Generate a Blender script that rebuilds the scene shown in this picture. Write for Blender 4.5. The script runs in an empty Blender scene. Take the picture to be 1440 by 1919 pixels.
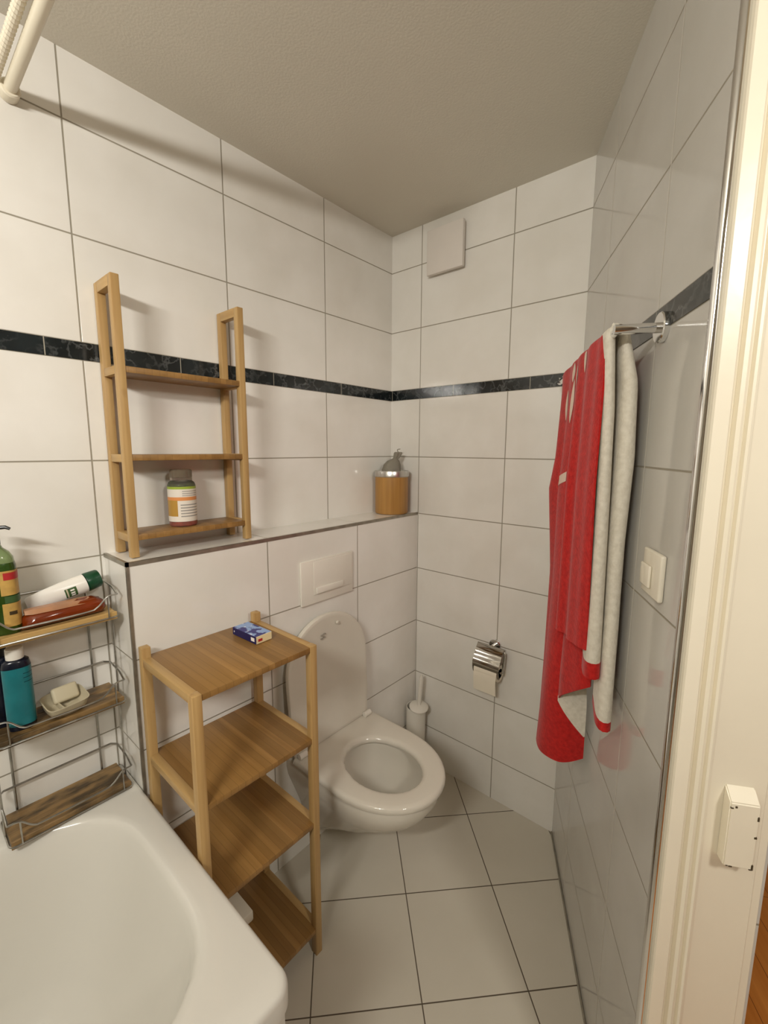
import bpy, bmesh, math, random
from mathutils import Vector, Matrix
random.seed(4)
PI = math.pi
COL = bpy.context.scene.collection

# ------------------------------------------------------------------ room measures (metres)
# corner of left wall and back wall at the origin; left wall y=0 (x<0), back wall x=0 (y<0)
RC = 0.8269                     # where the slanting right wall starts on the back wall
RANG = math.radians(28.1454)    # angle between left wall and right wall
RROT = PI + RANG                # local x of the right wall = distance s from the corner, local y = -distance into the room
ROW = 0.25; ROW0 = 0.1846; BAND0 = 1.6846; BAND1 = 1.7268; HC = 2.3768
BOXX = -1.193; BOXY = -0.157; LEDGE = 1.188

def RW(s, off, z=0.0):
    c, d = -math.cos(RANG), -math.sin(RANG)
    return Vector((s*c + off*d, -RC + s*d - off*c, z))

# ------------------------------------------------------------------ materials
def new_mat(name):
    m = bpy.data.materials.new(name); m.use_nodes = True
    nt = m.node_tree; b = nt.nodes['Principled BSDF']
    return m, nt, b
def lin(r, g, b):
    f = lambda c: (c/255/12.92) if c/255 <= 0.04045 else ((c/255+0.055)/1.055)**2.4
    return (f(r), f(g), f(b), 1)
def mth(nt, op, a, b=None, c=None):
    n = nt.nodes.new('ShaderNodeMath'); n.operation = op
    for i, v in enumerate((a, b, c)):
        if v is None: continue
        if isinstance(v, (int, float)): n.inputs[i].default_value = v
        else: nt.links.new(v, n.inputs[i])
    return n.outputs[0]
def mixc(nt, f, a, b):
    n = nt.nodes.new('ShaderNodeMix'); n.data_type = 'RGBA'
    for i, v in ((0, f), (6, a), (7, b)):
        if isinstance(v, (int, float)): n.inputs[i].default_value = v
        elif isinstance(v, tuple): n.inputs[i].default_value = v
        else: nt.links.new(v, n.inputs[i])
    return n.outputs[2]
def ramp(nt, v, a, b, lo=0.0, hi=1.0):
    n = nt.nodes.new('ShaderNodeMapRange'); n.clamp = True
    nt.links.new(v, n.inputs[0])
    n.inputs[1].default_value = a; n.inputs[2].default_value = b
    n.inputs[3].default_value = lo; n.inputs[4].default_value = hi
    return n.outputs[0]
def objxyz(nt):
    t = nt.nodes.new('ShaderNodeTexCoord'); s = nt.nodes.new('ShaderNodeSeparateXYZ')
    nt.links.new(t.outputs['Object'], s.inputs[0])
    return t.outputs['Object'], s.outputs
def noise(nt, vec, scale, detail=3, stretch=None):
    if stretch:
        mp = nt.nodes.new('ShaderNodeMapping'); mp.inputs['Scale'].default_value = stretch
        nt.links.new(vec, mp.inputs[0]); vec = mp.outputs[0]
    n = nt.nodes.new('ShaderNodeTexNoise'); n.inputs['Scale'].default_value = scale; n.inputs['Detail'].default_value = detail
    nt.links.new(vec, n.inputs['Vector'])
    return n.outputs[0]
def bump(nt, b, h, dist, strength=1.0):
    n = nt.nodes.new('ShaderNodeBump'); n.inputs['Strength'].default_value = strength; n.inputs['Distance'].default_value = dist
    nt.links.new(h, n.inputs['Height']); nt.links.new(n.outputs[0], b.inputs['Normal'])
def near_line(nt, v, v0, pitch):
    f = mth(nt, 'FRACT', mth(nt, 'ADD', mth(nt, 'DIVIDE', mth(nt, 'SUBTRACT', v, v0), pitch), 0.5))
    return mth(nt, 'MULTIPLY', mth(nt, 'ABSOLUTE', mth(nt, 'SUBTRACT', f, 0.5)), pitch)

GROUT = lin(150, 143, 128)
def tile_wall(name, axis, x0, pitch=0.4044, rows=True, half=0.0019, shade=1.0, vjoint_glint=None):
    m, nt, b = new_mat(name)
    vec, o = objxyz(nt)
    d = None; gcol = GROUT
    if axis is not None: d = near_line(nt, o[axis], x0, pitch)
    if vjoint_glint: gcol = mixc(nt, mth(nt, 'LESS_THAN', d, half*1.3), GROUT, vjoint_glint)  # edge highlight on vertical joints, painted as paler grout
    if rows:
        lo = near_line(nt, o[2], ROW0, ROW); hi = near_line(nt, o[2], BAND1, ROW)
        up = mth(nt, 'GREATER_THAN', o[2], 0.5*(BAND0+BAND1))
        dz = mth(nt, 'ADD', mth(nt, 'MULTIPLY', hi, up), mth(nt, 'MULTIPLY', lo, mth(nt, 'SUBTRACT', 1.0, up)))
        d = dz if d is None else mth(nt, 'MINIMUM', d, dz)
    tile = ramp(nt, d, half*0.6, half*1.25)
    n1 = noise(nt, vec, 5.0, 4); n2 = noise(nt, vec, 1.7, 2)
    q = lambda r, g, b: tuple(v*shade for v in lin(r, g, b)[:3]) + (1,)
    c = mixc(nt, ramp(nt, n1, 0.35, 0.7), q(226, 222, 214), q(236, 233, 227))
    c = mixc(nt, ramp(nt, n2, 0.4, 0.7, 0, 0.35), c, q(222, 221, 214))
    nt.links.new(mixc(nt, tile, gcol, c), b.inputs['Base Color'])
    nt.links.new(ramp(nt, tile, 0, 1, 0.7, 0.09), b.inputs['Roughness'])
    b.inputs['IOR'].default_value = 1.5
    h = mth(nt, 'ADD', tile, mth(nt, 'MULTIPLY', noise(nt, vec, 6.0, 1), 0.35))
    bump(nt, b, h, 0.0010, 0.7)
    return m
def floor_tile():
    m, nt, b = new_mat('floor_tile_mat')
    vec, o = objxyz(nt)
    fa = math.radians(46.4327); s, c = math.sin(fa), math.cos(fa)
    u = mth(nt, 'ADD', mth(nt, 'MULTIPLY', o[0], s), mth(nt, 'MULTIPLY', o[1], -c))
    v = mth(nt, 'ADD', mth(nt, 'MULTIPLY', o[0], -c), mth(nt, 'MULTIPLY', o[1], -s))
    u0 = -0.559*s + 0.5456*c; v0 = 0.559*c + 0.5456*s
    d = mth(nt, 'MINIMUM', near_line(nt, u, u0, 0.2954), near_line(nt, v, v0, 0.2954))
    tile = ramp(nt, d, 0.0010, 0.0021)
    col = mixc(nt, ramp(nt, noise(nt, vec, 3.0, 4), 0.35, 0.7), lin(198, 191, 176), lin(207, 200, 186))
    nt.links.new(mixc(nt, tile, lin(82, 70, 55), col), b.inputs['Base Color'])
    nt.links.new(ramp(nt, tile, 0, 1, 0.8, 0.28), b.inputs['Roughness'])
    bump(nt, b, tile, 0.001, 0.6)
    return m
def plain(name, col, rough=0.5, metal=0.0, spec=None, nscale=None, namt=0.08, bscale=None, bdist=0.0005, **kw):
    m, nt, b = new_mat(name)
    b.inputs['Roughness'].default_value = rough; b.inputs['Metallic'].default_value = metal
    if spec is not None: b.inputs['Specular IOR Level'].default_value = spec
    vec, o = objxyz(nt)
    n = noise(nt, vec, nscale or 12.0, 3)
    dk = tuple(x*(1-namt) for x in col[:3]) + (1,)
    nt.links.new(mixc(nt, ramp(nt, n, 0.35, 0.65), dk, col), b.inputs['Base Color'])
    if bscale: bump(nt, b, noise(nt, vec, bscale, 4), bdist, 0.8)
    for k, v in kw.items(): b.inputs[k].default_value = v
    return m
def bamboo(name, axis, base=(202, 166, 105), dark=(172, 132, 76), knots=True, cross=None, width=0.0185, dirt=False):
    m, nt, b = new_mat(name)
    vec, o = objxyz(nt)
    st = [70.0, 70.0, 70.0]; st[axis] = 2.2
    fine = noise(nt, vec, 1.0, 4, tuple(st))
    st2 = [28.0, 28.0, 28.0]; st2[axis] = 0.6
    strip = noise(nt, vec, 1.0, 1, tuple(st2))
    c = mixc(nt, ramp(nt, fine, 0.3, 0.7), lin(*dark), lin(*base))
    c = mixc(nt, ramp(nt, strip, 0.35, 0.65, 0, 0.55), c, lin(*[int(x*0.9) for x in base]))
    if knots:
        st3 = [16.0, 16.0, 16.0]; st3[axis] = 11.0
        k = noise(nt, vec, 1.0, 1, tuple(st3))
        c = mixc(nt, ramp(nt, k, 0.70, 0.78, 0, 0.5), c, lin(138, 98, 52))
    if cross is not None:
        sc_ = mth(nt, 'DIVIDE', o[cross], width)
        wn = nt.nodes.new('ShaderNodeTexWhiteNoise'); wn.noise_dimensions = '1D'
        nt.links.new(mth(nt, 'FLOOR', sc_), wn.inputs['W'])
        c = mixc(nt, ramp(nt, wn.outputs['Value'], 0, 1, 0, 0.6), c, lin(*[int(x*0.86) for x in dark]))
        seam = ramp(nt, near_line(nt, o[cross], 0.0, width), 0.0003, 0.0010, 0.35, 0.0)
        c = mixc(nt, seam, c, lin(*[int(x*0.6) for x in dark]))
    if dirt:
        dn = noise(nt, vec, 1.0, 4, (14.0, 40.0, 14.0))
        c = mixc(nt, ramp(nt, dn, 0.42, 0.62, 0, 0.85), c, lin(48, 38, 24))
    nt.links.new(c, b.inputs['Base Color'])
    b.inputs['Roughness'].default_value = 0.42
    bump(nt, b, fine, 0.0004, 0.5)
    return m
def marble(name):
    m, nt, b = new_mat(name)
    vec, o = objxyz(nt)
    n = noise(nt, vec, 22.0, 6)
    v = mth(nt, 'ABSOLUTE', mth(nt, 'SUBTRACT', n, 0.5))
    c = mixc(nt, ramp(nt, v, 0.0, 0.035), lin(84, 86, 86), lin(20, 24, 25))
    c = mixc(nt, ramp(nt, noise(nt, vec, 9.0, 3), 0.4, 0.7), c, lin(34, 40, 42))
    d = near_line(nt, o[0], -0.3145, 0.3215)
    t = ramp(nt, d, 0.0006, 0.0014)
    nt.links.new(mixc(nt, t, lin(170, 165, 150), c), b.inputs['Base Color'])
    b.inputs['Roughness'].default_value = 0.12
    return m
def wood_floor():
    m, nt, b = new_mat('wood_floor_mat')
    vec, o = objxyz(nt)
    d = mth(nt, 'MINIMUM', near_line(nt, o[1], 0.0, 0.075), near_line(nt, o[0], 0.1, 0.42))
    g = noise(nt, vec, 1.0, 4, (3.0, 40.0, 3.0))
    c = mixc(nt, ramp(nt, g, 0.3, 0.7), lin(196, 116, 42), lin(224, 146, 66))
    c = mixc(nt, ramp(nt, noise(nt, vec, 1.0, 0, (2.4, 13.3, 1)), 0.4, 0.6, 0, 0.5), c, lin(205, 124, 46))
    nt.links.new(mixc(nt, ramp(nt, d, 0.0004, 0.0012), lin(120, 62, 18), c), b.inputs['Base Color'])
    b.inputs['Roughness'].default_value = 0.3
    return m
def terry(name, col, dk, sc=90.0):
    m, nt, b = new_mat(name)
    vec, o = objxyz(nt)
    n = noise(nt, vec, 90.0, 3)
    nt.links.new(mixc(nt, ramp(nt, n, 0.3, 0.65), dk, col), b.inputs['Base Color'])
    b.inputs['Roughness'].default_value = 0.95
    b.inputs['Sheen Weight'].default_value = 0.15
    b.inputs['Specular IOR Level'].default_value = 0.15
    bump(nt, b, noise(nt, vec, 220.0, 2), 0.0015, 0.7)
    return m
def clear(name, col, rough=0.05, trans=0.9, ior=1.4):
    m = plain(name, col, rough, namt=0.03)
    b = m.node_tree.nodes['Principled BSDF']
    b.inputs['Transmission Weight'].default_value = trans; b.inputs['IOR'].default_value = ior
    return m
def jar_label_mat():
    m, nt, b = new_mat('jar_label_mat')
    vec, o = objxyz(nt)
    z = o[2]; x = o[0]
    def band(lo, hi, v): return mth(nt, 'MULTIPLY', mth(nt, 'GREATER_THAN', v, lo), mth(nt, 'LESS_THAN', v, hi))
    c = lin(222, 214, 202)
    c = mixc(nt, band(0.106, 0.13, z), c, lin(150, 170, 60))
    c = mixc(nt, band(0.074, 0.084, z), c, lin(214, 140, 80))
    lines = mth(nt, 'MULTIPLY', band(0.028, 0.066, z), mth(nt, 'LESS_THAN', near_line(nt, z, 0.03, 0.008), 0.0016))
    c = mixc(nt, mth(nt, 'MULTIPLY', lines, band(-0.02, 0.03, x)), c, lin(150, 146, 140))
    c = mixc(nt, mth(nt, 'MULTIPLY', band(0.03, 0.075, z), mth(nt, 'LESS_THAN', x, -0.026)), c, lin(176, 136, 60))
    lines2 = mth(nt, 'MULTIPLY', band(0.087, 0.102, z), mth(nt, 'LESS_THAN', near_line(nt, z, 0.088, 0.006), 0.0014))
    c = mixc(nt, mth(nt, 'MULTIPLY', lines2, band(-0.015, 0.03, x)), c, lin(170, 164, 156))
    nt.links.new(c, b.inputs['Base Color']); b.inputs['Roughness'].default_value = 0.35
    return m
def box_print_mat():
    m, nt, b = new_mat('soap_box_mat')
    vec, o = objxyz(nt)
    n = noise(nt, vec, 38.0, 2)
    c = mixc(nt, ramp(nt, n, 0.47, 0.52), lin(34, 40, 120), lin(140, 168, 214))
    n2 = noise(nt, vec, 60.0, 1)
    c = mixc(nt, ramp(nt, n2, 0.66, 0.70), c, lin(214, 222, 236))
    nt.links.new(c, b.inputs['Base Color']); b.inputs['Roughness'].default_value = 0.3
    return m

M = {}
M['tile_left'] = tile_wall('tile_left', 0, -0.393)
M['tile_back'] = tile_wall('tile_back', 1, -0.1607)
M['tile_right_shaded'] = tile_wall('tile_right_shaded', 0, 0.655, shade=0.70, vjoint_glint=lin(196, 192, 182))  # same tile, darkened: the right wall's shade is put into its colour
M['tile_box'] = tile_wall('tile_box', 0, -0.3848)
M['tile_boxside'] = tile_wall('tile_boxside', None, 0)
M['tile_ledge'] = tile_wall('tile_ledge', 0, -0.378, rows=False)
M['floor'] = floor_tile()
M['ceiling'] = plain('ceiling_paint', lin(214, 209, 196), 0.9, nscale=3, namt=0.02, bscale=180, bdist=0.0006)
M['marble'] = marble('black_marble')
M['wood_floor'] = wood_floor()
M['door_paint'] = plain('door_paint', lin(240, 232, 212), 0.32, namt=0.03, nscale=5, bscale=30, bdist=0.0006)
M['wall_paint'] = plain('wall_paint', lin(196, 190, 178), 0.8, namt=0.03)
M['chrome'] = plain('chrome', (0.80, 0.80, 0.80, 1), 0.08, 1.0, namt=0.02)
M['chrome_dark_reflect'] = plain('chrome_dark_reflect', (0.42, 0.40, 0.36, 1), 0.07, 1.0, namt=0.05)  # ordinary chrome with dark reflections put into its base colour
M['steel'] = plain('brushed_steel', (0.62, 0.61, 0.58, 1), 0.28, 1.0, namt=0.05)
M['trim'] = plain('trim_metal', (0.40, 0.37, 0.31, 1), 0.4, 0.8, namt=0.25, nscale=30)
M['wire'] = plain('wire_metal', (0.50, 0.49, 0.46, 1), 0.3, 1.0, namt=0.3, nscale=40)
M['ceramic'] = plain('ceramic', lin(212, 206, 193), 0.08, namt=0.015)
M['tub'] = plain('tub_acrylic', lin(215, 212, 204), 0.13, namt=0.015, nscale=3)
M['white_plastic'] = plain('white_plastic', lin(226, 221, 210), 0.25, namt=0.02)
M['vent_plastic'] = plain('vent_plastic', lin(220, 213, 205), 0.45, namt=0.02)
M['switch_plastic'] = plain('switch_plastic', lin(232, 225, 208), 0.14, namt=0.02)
M['bam_x'] = bamboo('bamboo_x', 0); M['bam_y'] = bamboo('bamboo_y', 1, (194, 160, 106), (164, 128, 78)); M['bam_z'] = bamboo('bamboo_z', 2, (194, 160, 106), (164, 128, 78))
M['bam_shelf'] = bamboo('bamboo_shelf', 1, (166, 126, 72), (138, 100, 50), cross=0)
M['bam_dark'] = bamboo('bamboo_canister', 2, (182, 136, 72), (158, 112, 54), knots=False)
M['caddy_wood'] = bamboo('caddy_wood', 0, (158, 126, 80), (104, 80, 48), dirt=True)
M['caddy_clean'] = bamboo('caddy_wood_clean', 0, (206, 172, 112), (176, 140, 84))
M['red'] = terry('red_cloth', lin(196, 38, 34), lin(170, 28, 26))
M['terry'] = terry('white_terry', lin(222, 216, 202), lin(208, 201, 186))
M['emblem'] = plain('white_print', lin(230, 205, 190), 0.8, namt=0.05)
M['grey_cloth'] = plain('grey_cloth', lin(140, 134, 120), 0.85, namt=0.15, bscale=90, bdist=0.001)
M['paper'] = plain('paper', lin(236, 228, 210), 0.85, namt=0.04)
M['green_liquid'] = plain('green_bottle_mat', lin(52, 84, 22), 0.18, namt=0.25, nscale=14, **{'Transmission Weight': 0.25})
M['green_top'] = clear('green_bottle_top', lin(150, 170, 120), 0.1, 0.6)
M['kraft'] = plain('kraft_label', lin(196, 158, 84), 0.5, namt=0.2, nscale=60)
M['red_print'] = plain('red_print', lin(178, 42, 44), 0.45, namt=0.15, nscale=90)
M['green_print'] = plain('green_print', lin(60, 92, 48), 0.5, namt=0.2)
M['dark_print'] = plain('dark_print', lin(60, 46, 22), 0.5)
M['tube_white'] = plain('tube_white', lin(236, 232, 224), 0.25, namt=0.02)
M['tube_cap'] = plain('tube_cap_green', lin(8, 66, 40), 0.3, namt=0.1)
M['orange_clear'] = plain('orange_pack', lin(150, 60, 18), 0.15, namt=0.35, nscale=18, **{'Transmission Weight': 0.35})
M['pale_film'] = plain('pale_film', lin(204, 150, 112), 0.15, namt=0.2, nscale=30, **{'Transmission Weight': 0.3})
M['teal'] = plain('teal_label', lin(22, 112, 120), 0.3, namt=0.2, nscale=25)
M['navy'] = plain('navy_bottle', lin(12, 18, 34), 0.2, namt=0.1)
M['cap_white'] = plain('cap_white', lin(222, 218, 208), 0.4, namt=0.05)
M['black'] = plain('black_plastic', lin(18, 17, 15), 0.35)
M['soap_dish'] = plain('soap_dish_mat', lin(190, 180, 154), 0.5, namt=0.08, nscale=30)
M['soap'] = plain('soap_mat', lin(200, 190, 162), 0.55, namt=0.05)
M['jar_clear'] = clear('jar_clear', lin(238, 236, 228), 0.04, 0.95, 1.3)
M['jar_cap'] = plain('jar_cap', lin(146, 132, 112), 0.12, **{'Transmission Weight': 0.55})
M['gummy'] = plain('gummies', lin(176, 62, 34), 0.35, namt=0.35, nscale=60)
M['leafy'] = plain('green_content', lin(88, 98, 40), 0.4, namt=0.4, nscale=60)
M['jar_label'] = jar_label_mat()
M['box_print'] = box_print_mat()
M['box_navy'] = plain('box_navy', lin(24, 26, 84), 0.3, namt=0.1)
M['box_cream'] = plain('box_cream', lin(230, 214, 170), 0.5, namt=0.06)
M['chip'] = plain('bare_metal_chip', lin(70, 58, 36), 0.7)
M['mark'] = plain('grey_mark', lin(150, 144, 133), 0.5)
M['pvc'] = plain('rod_white', lin(228, 220, 200), 0.3, namt=0.02)
M['water'] = clear('water', lin(225, 226, 220), 0.02, 0.95, 1.33)

# ------------------------------------------------------------------ mesh helpers
def NB(): return bmesh.new()
def box(bm, x0, x1, y0, y1, z0, z1, bev=0.0, seg=2, mi=0):
    r = bmesh.ops.create_cube(bm, size=1.0)
    vs = r['verts']
    for v in vs:
        v.co = Vector((x0 if v.co.x < 0 else x1, y0 if v.co.y < 0 else y1, z0 if v.co.z < 0 else z1))
    fs = list({f for v in vs for f in v.link_faces})
    for f in fs: f.material_index = mi
    if bev > 0:
        es = list({e for v in vs for e in v.link_edges})
        bmesh.ops.bevel(bm, geom=es, offset=bev, segments=seg, profile=0.5, affect='EDGES')
    return bm
def loft(bm, rings, cap0=True, cap1=True, closed=True, mi=0):
    vr = [[bm.verts.new(p) for p in r] for r in rings]
    n = len(vr[0]); out = []
    for a, b in zip(vr, vr[1:]):
        for i in range(n if closed else n-1):
            j = (i+1) % n
            f = bm.faces.new((a[i], a[j], b[j], b[i])); f.material_index = mi; out.append(f)
    if cap0: bm.faces.new(list(reversed(vr[0]))).material_index = mi
    if cap1: bm.faces.new(vr[-1]).material_index = mi
    return vr
def lathe(bm, prof, c=(0, 0, 0), seg=32, axis=None, mi=0):
    q = Vector((0, 0, 1)).rotation_difference(Vector(axis).normalized()) if axis else None
    rings = []
    for r, z in prof:
        ring = []
        for i in range(seg):
            a = 2*PI*i/seg
            p = Vector((max(r, 1e-5)*math.cos(a), max(r, 1e-5)*math.sin(a), z))
            if q: p = q @ p
            ring.append(p + Vector(c))
        rings.append(ring)
    return loft(bm, rings, mi=mi)
def tube(bm, pts, r, seg=10, closed=False, mi=0):
    pts = [Vector(p) for p in pts]; n = len(pts); rings = []
    up = None
    for i, p in enumerate(pts):
        if closed: t = pts[(i+1) % n] - pts[i-1]
        else: t = pts[min(i+1, n-1)] - pts[max(i-1, 0)]
        t.normalize()
        if up is None:
            up = Vector((0, 0, 1)) if abs(t.z) < 0.9 else Vector((1, 0, 0))
        s = t.cross(up)
        if s.length < 1e-4: s = t.orthogonal()
        s.normalize(); up = s.cross(t).normalized()
        rr = r[i] if isinstance(r, (list, tuple)) else r
        rings.append([p + (s*math.cos(2*PI*k/seg) + up*math.sin(2*PI*k/seg))*rr for k in range(seg)])
    if closed: rings.append(rings[0]); loft(bm, rings, False, False, mi=mi); bmesh.ops.remove_doubles(bm, verts=bm.verts[:], dist=1e-6)
    else: loft(bm, rings, mi=mi)
def smooth_pts(pts, n=6):
    pts = [Vector(p) for p in pts]; out = []
    for i in range(len(pts)-1):
        p0, p1, p2, p3 = pts[max(i-1, 0)], pts[i], pts[i+1], pts[min(i+2, len(pts)-1)]
        for k in range(n):
            t = k/n
            out.append(0.5*((2*p1)+(p2-p0)*t+(2*p0-5*p1+4*p2-p3)*t*t+(3*p1-p0-3*p2+p3)*t**3))
    out.append(pts[-1]); return out
def prism(bm, poly, z0, z1, mi=0):
    loft(bm, [[Vector((x, y, z0)) for x, y in poly], [Vector((x, y, z1)) for x, y in poly]], mi=mi)
def finish(bm, name, mat, parent=None, loc=(0, 0, 0), rotz=0.0, ang=35, shift=None):
    if shift is not None:
        for v in bm.verts: v.co -= Vector(shift)
    bmesh.ops.recalc_face_normals(bm, faces=bm.faces[:])
    me = bpy.data.meshes.new(name); bm.to_mesh(me); bm.free()
    for m in (mat if isinstance(mat, (list, tuple)) else [mat]): me.materials.append(m)
    me.shade_smooth(); me.set_sharp_from_angle(angle=math.radians(ang))
    o = bpy.data.objects.new(name, me); COL.objects.link(o)
    o.location = loc; o.rotation_euler = (0, 0, rotz)
    if parent: o.parent = parent
    return o
class Thing:
    """An Empty at the thing's base; part() takes world coordinates (or right-wall coordinates for wall=True)."""
    def __init__(s, name, label, cat, base, group=None, wall=False):
        s.base = Vector(base); s.wall = wall
        s.o = bpy.data.objects.new(name, None); COL.objects.link(s.o); s.o.empty_display_size = 0.05
        s.o['label'] = label; s.o['category'] = cat
        if group: s.o['group'] = group
        if wall: s.o.location = RW(base[0], -base[1], base[2]); s.o.rotation_euler = (0, 0, RROT)
        else: s.o.location = s.base
    def part(s, name, bm, mat, parent=None, label=None, ang=35):
        o = finish(bm, name, mat, parent or s.o, shift=s.base, ang=ang)
        if label: o['label'] = label
        return o
def tag(o, label, cat, group=None):
    o['label'] = label; o['category'] = cat
    if group: o['group'] = group
    return o
def struct(name, bm, mat, loc=(0, 0, 0), rotz=0.0, ang=35):
    o = finish(bm, name, mat, None, loc, rotz, ang); o['kind'] = 'structure'; return o

# ------------------------------------------------------------------ the room
bm = NB(); box(bm, -2.8, 0.0, 0.0, 0.12, 0, HC); struct('wall_left', bm, M['tile_left'])
bm = NB(); box(bm, 0.0, 0.12, -0.95, 0.12, 0, HC); struct('wall_back', bm, M['tile_back'])
SE = 0.866; DO = 1.78; DH = 2.12; WT = 0.165
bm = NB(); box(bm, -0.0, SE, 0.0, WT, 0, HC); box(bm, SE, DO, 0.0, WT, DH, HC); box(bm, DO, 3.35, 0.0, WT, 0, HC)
struct('wall_right', bm, M['tile_right_shaded'], RW(0, 0), RROT)
bm = NB(); box(bm, -2.92, -2.8, -2.45, 0.12, 0, HC); struct('wall_front', bm, M['wall_paint'])
bm = NB(); prism(bm, [(0.1, 0.1), (-2.85, 0.1), (-2.85, -2.42), (0.1, -0.846)], -0.05, 0.0); struct('floor', bm, M['floor'])
bm = NB(); prism(bm, [(0.1, 0.1), (-2.9, 0.1), (-2.9, -2.55), (0.1, -0.95)], HC, HC+0.08); struct('ceiling', bm, M['ceiling'])
# hallway beyond the door opening
bm = NB(); box(bm, -0.9, 3.3, 0.03, 1.6, -0.055, -0.004); struct('floor_hallway', bm, M['wood_floor'], RW(0, 0), RROT)
bm = NB(); box(bm, -0.9, 3.3, 1.5, 1.6, 0, HC); box(bm, -1.0, -0.9, WT, 1.6, 0, HC); box(bm, 3.3, 3.4, WT, 1.6, 0, HC)
struct('wall_hallway', bm, M['wall_paint'], RW(0, 0), RROT)
bm = NB(); box(bm, -1.0, 3.4, WT, 1.6, HC, HC+0.08); struct('ceiling_hallway', bm, M['ceiling'], RW(0, 0), RROT)
# boxed-in cistern: front, side and ledge are tiled separately
bm = NB(); box(bm, BOXX, 0.0, BOXY, 0.0, 0, LEDGE)
for f in bm.faces:
    n = f.normal
    f.material_index = 2 if n.z > 0.5 else (1 if n.x < -0.5 else 0)
struct('wall_cistern', bm, [M['tile_box'], M['tile_boxside'], M['tile_ledge']])
# black marble border strips
bm = NB(); box(bm, -2.8, 0.0, -0.0012, 0.002, BAND0, BAND1); struct('trim_1', bm, M['marble'])
bm = NB(); box(bm, 0.0, RC+0.0, -0.0012, 0.002, BAND0, BAND1); struct('trim_2', bm, M['marble'], (0, 0, 0), -PI/2)
bm = NB(); box(bm, 0.0, SE, -0.0012, 0.002, BAND0, BAND1); struct('trim_3', bm, M['marble'], RW(0, 0), RROT)
# metal edge profiles
bm = NB()
box(bm, BOXX-0.002, 0.0, BOXY-0.002, BOXY+0.005, LEDGE-0.009, LEDGE+0.0015)
box(bm, BOXX-0.002, BOXX+0.005, BOXY-0.002, 0.0, LEDGE-0.009, LEDGE+0.0015); struct('trim_4', bm, M['trim'])
bm = NB(); box(bm, BOXX-0.002, BOXX+0.005, BOXY-0.002, BOXY+0.005, 0.0, LEDGE-0.009); struct('trim_5', bm, M['trim'])
bm = NB(); tube(bm, [(SE-0.002, 0.0055, 0), (SE-0.002, 0.0055, HC)], 0.0075, 16); struct('trim_6', bm, M['chrome'], RW(0, 0), RROT)
# silicone joint along the floor
bm = NB()
for pts in ([(0.0, -BOXY*-1, 0)],): pass
box(bm, 0.0, SE, -0.006, 0.0, 0.0, 0.006, 0.002); struct('baseboard_right', bm, M['trim'], RW(0, 0), RROT)
# door frame: moulded jamb extruded upwards.  profile in (off, s)
prof = [(-0.0015, SE-0.0015), (-0.0085, SE-0.0005),(-0.0095, SE+0.001), (-0.0095, SE+0.012), (-0.0115, SE+0.015), (-0.031, SE+0.015), (-0.034, SE+0.012), (-0.0355, SE+0.005), (-0.040, SE+0.004),
        (-0.0425, SE+0.011), (-0.047, SE+0.0135), (-0.051, SE+0.011), (-0.0525, SE+0.0065), (-0.055, SE+0.0065), (-0.057, SE+0.012), (-0.060, SE+0.0135), (-0.0635, SE+0.012),
        (-0.0665, SE+0.006), (-0.070, SE+0.005), (-0.146, SE+0.005), (-0.149, SE+0.001), (-0.166, SE-0.003), (-0.169, SE-0.008), (-0.169, SE-0.06), (-0.166, SE-0.06), (-0.166, SE-0.005), (-0.160, SE+0.001)]
bm = NB(); loft(bm, [[Vector((s, -o, z)) for o, s in prof] for z in (0.0, DH)])
box(bm, SE, DO, 0.004, WT, DH-0.03, DH); box(bm, DO-0.02, DO, -0.004, WT+0.004, 0, DH)
jamb = struct('door_1', bm, M['door_paint'], RW(0, 0), RROT, 30)
# painted strike box on the jamb
bm = NB(); kz0, kz1, ko0, ko1 = 0.806, 0.925, 0.0885, 0.130
p = 0.021
rings = [[(SE+0.004, ko0, z0), (SE+0.004, ko1, z0), (SE+0.004, ko1, z1), (SE+0.004, ko0, z1)] for z0, z1 in ((kz0, kz1+0.012),)]
front = [(SE+0.004+p, ko0, kz0), (SE+0.004+p, ko1, kz0), (SE+0.004+p, ko1, kz1-0.006), (SE+0.004+p, ko0, kz1-0.006)]
loft(bm, [[Vector(v) for v in rings[0]], [Vector(v) for v in front]])
bmesh.ops.bevel(bm, geom=bm.edges[:], offset=0.0018, segments=2, affect='EDGES')
kp = finish(bm, 'strike_box', M['door_paint'], jamb); kp['label'] = 'cream painted strike box with chipped edges'
bm = NB(); fx = SE+0.004+p
for (o, z, w, h) in ((0.092, 0.910, 0.0025, 0.002), (0.0975, 0.9125, 0.002, 0.003), (0.129, 0.897, 0.0018, 0.006), (0.1285, 0.864, 0.0025, 0.003), (0.129, 0.811, 0.0018, 0.008), (0.127, 0.807, 0.0025, 0.002), (0.0995, 0.807, 0.003, 0.002), (0.094, 0.8075, 0.002, 0.0015)):
    box(bm, fx-0.002, fx+0.0006, o-w, o+w*0.6, z-h*0.6, z+h*0.6, 0.0004, 1)
ch = finish(bm, 'paint_chip', M['chip'], kp); ch['label'] = 'dark bare metal where paint chipped off'

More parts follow.
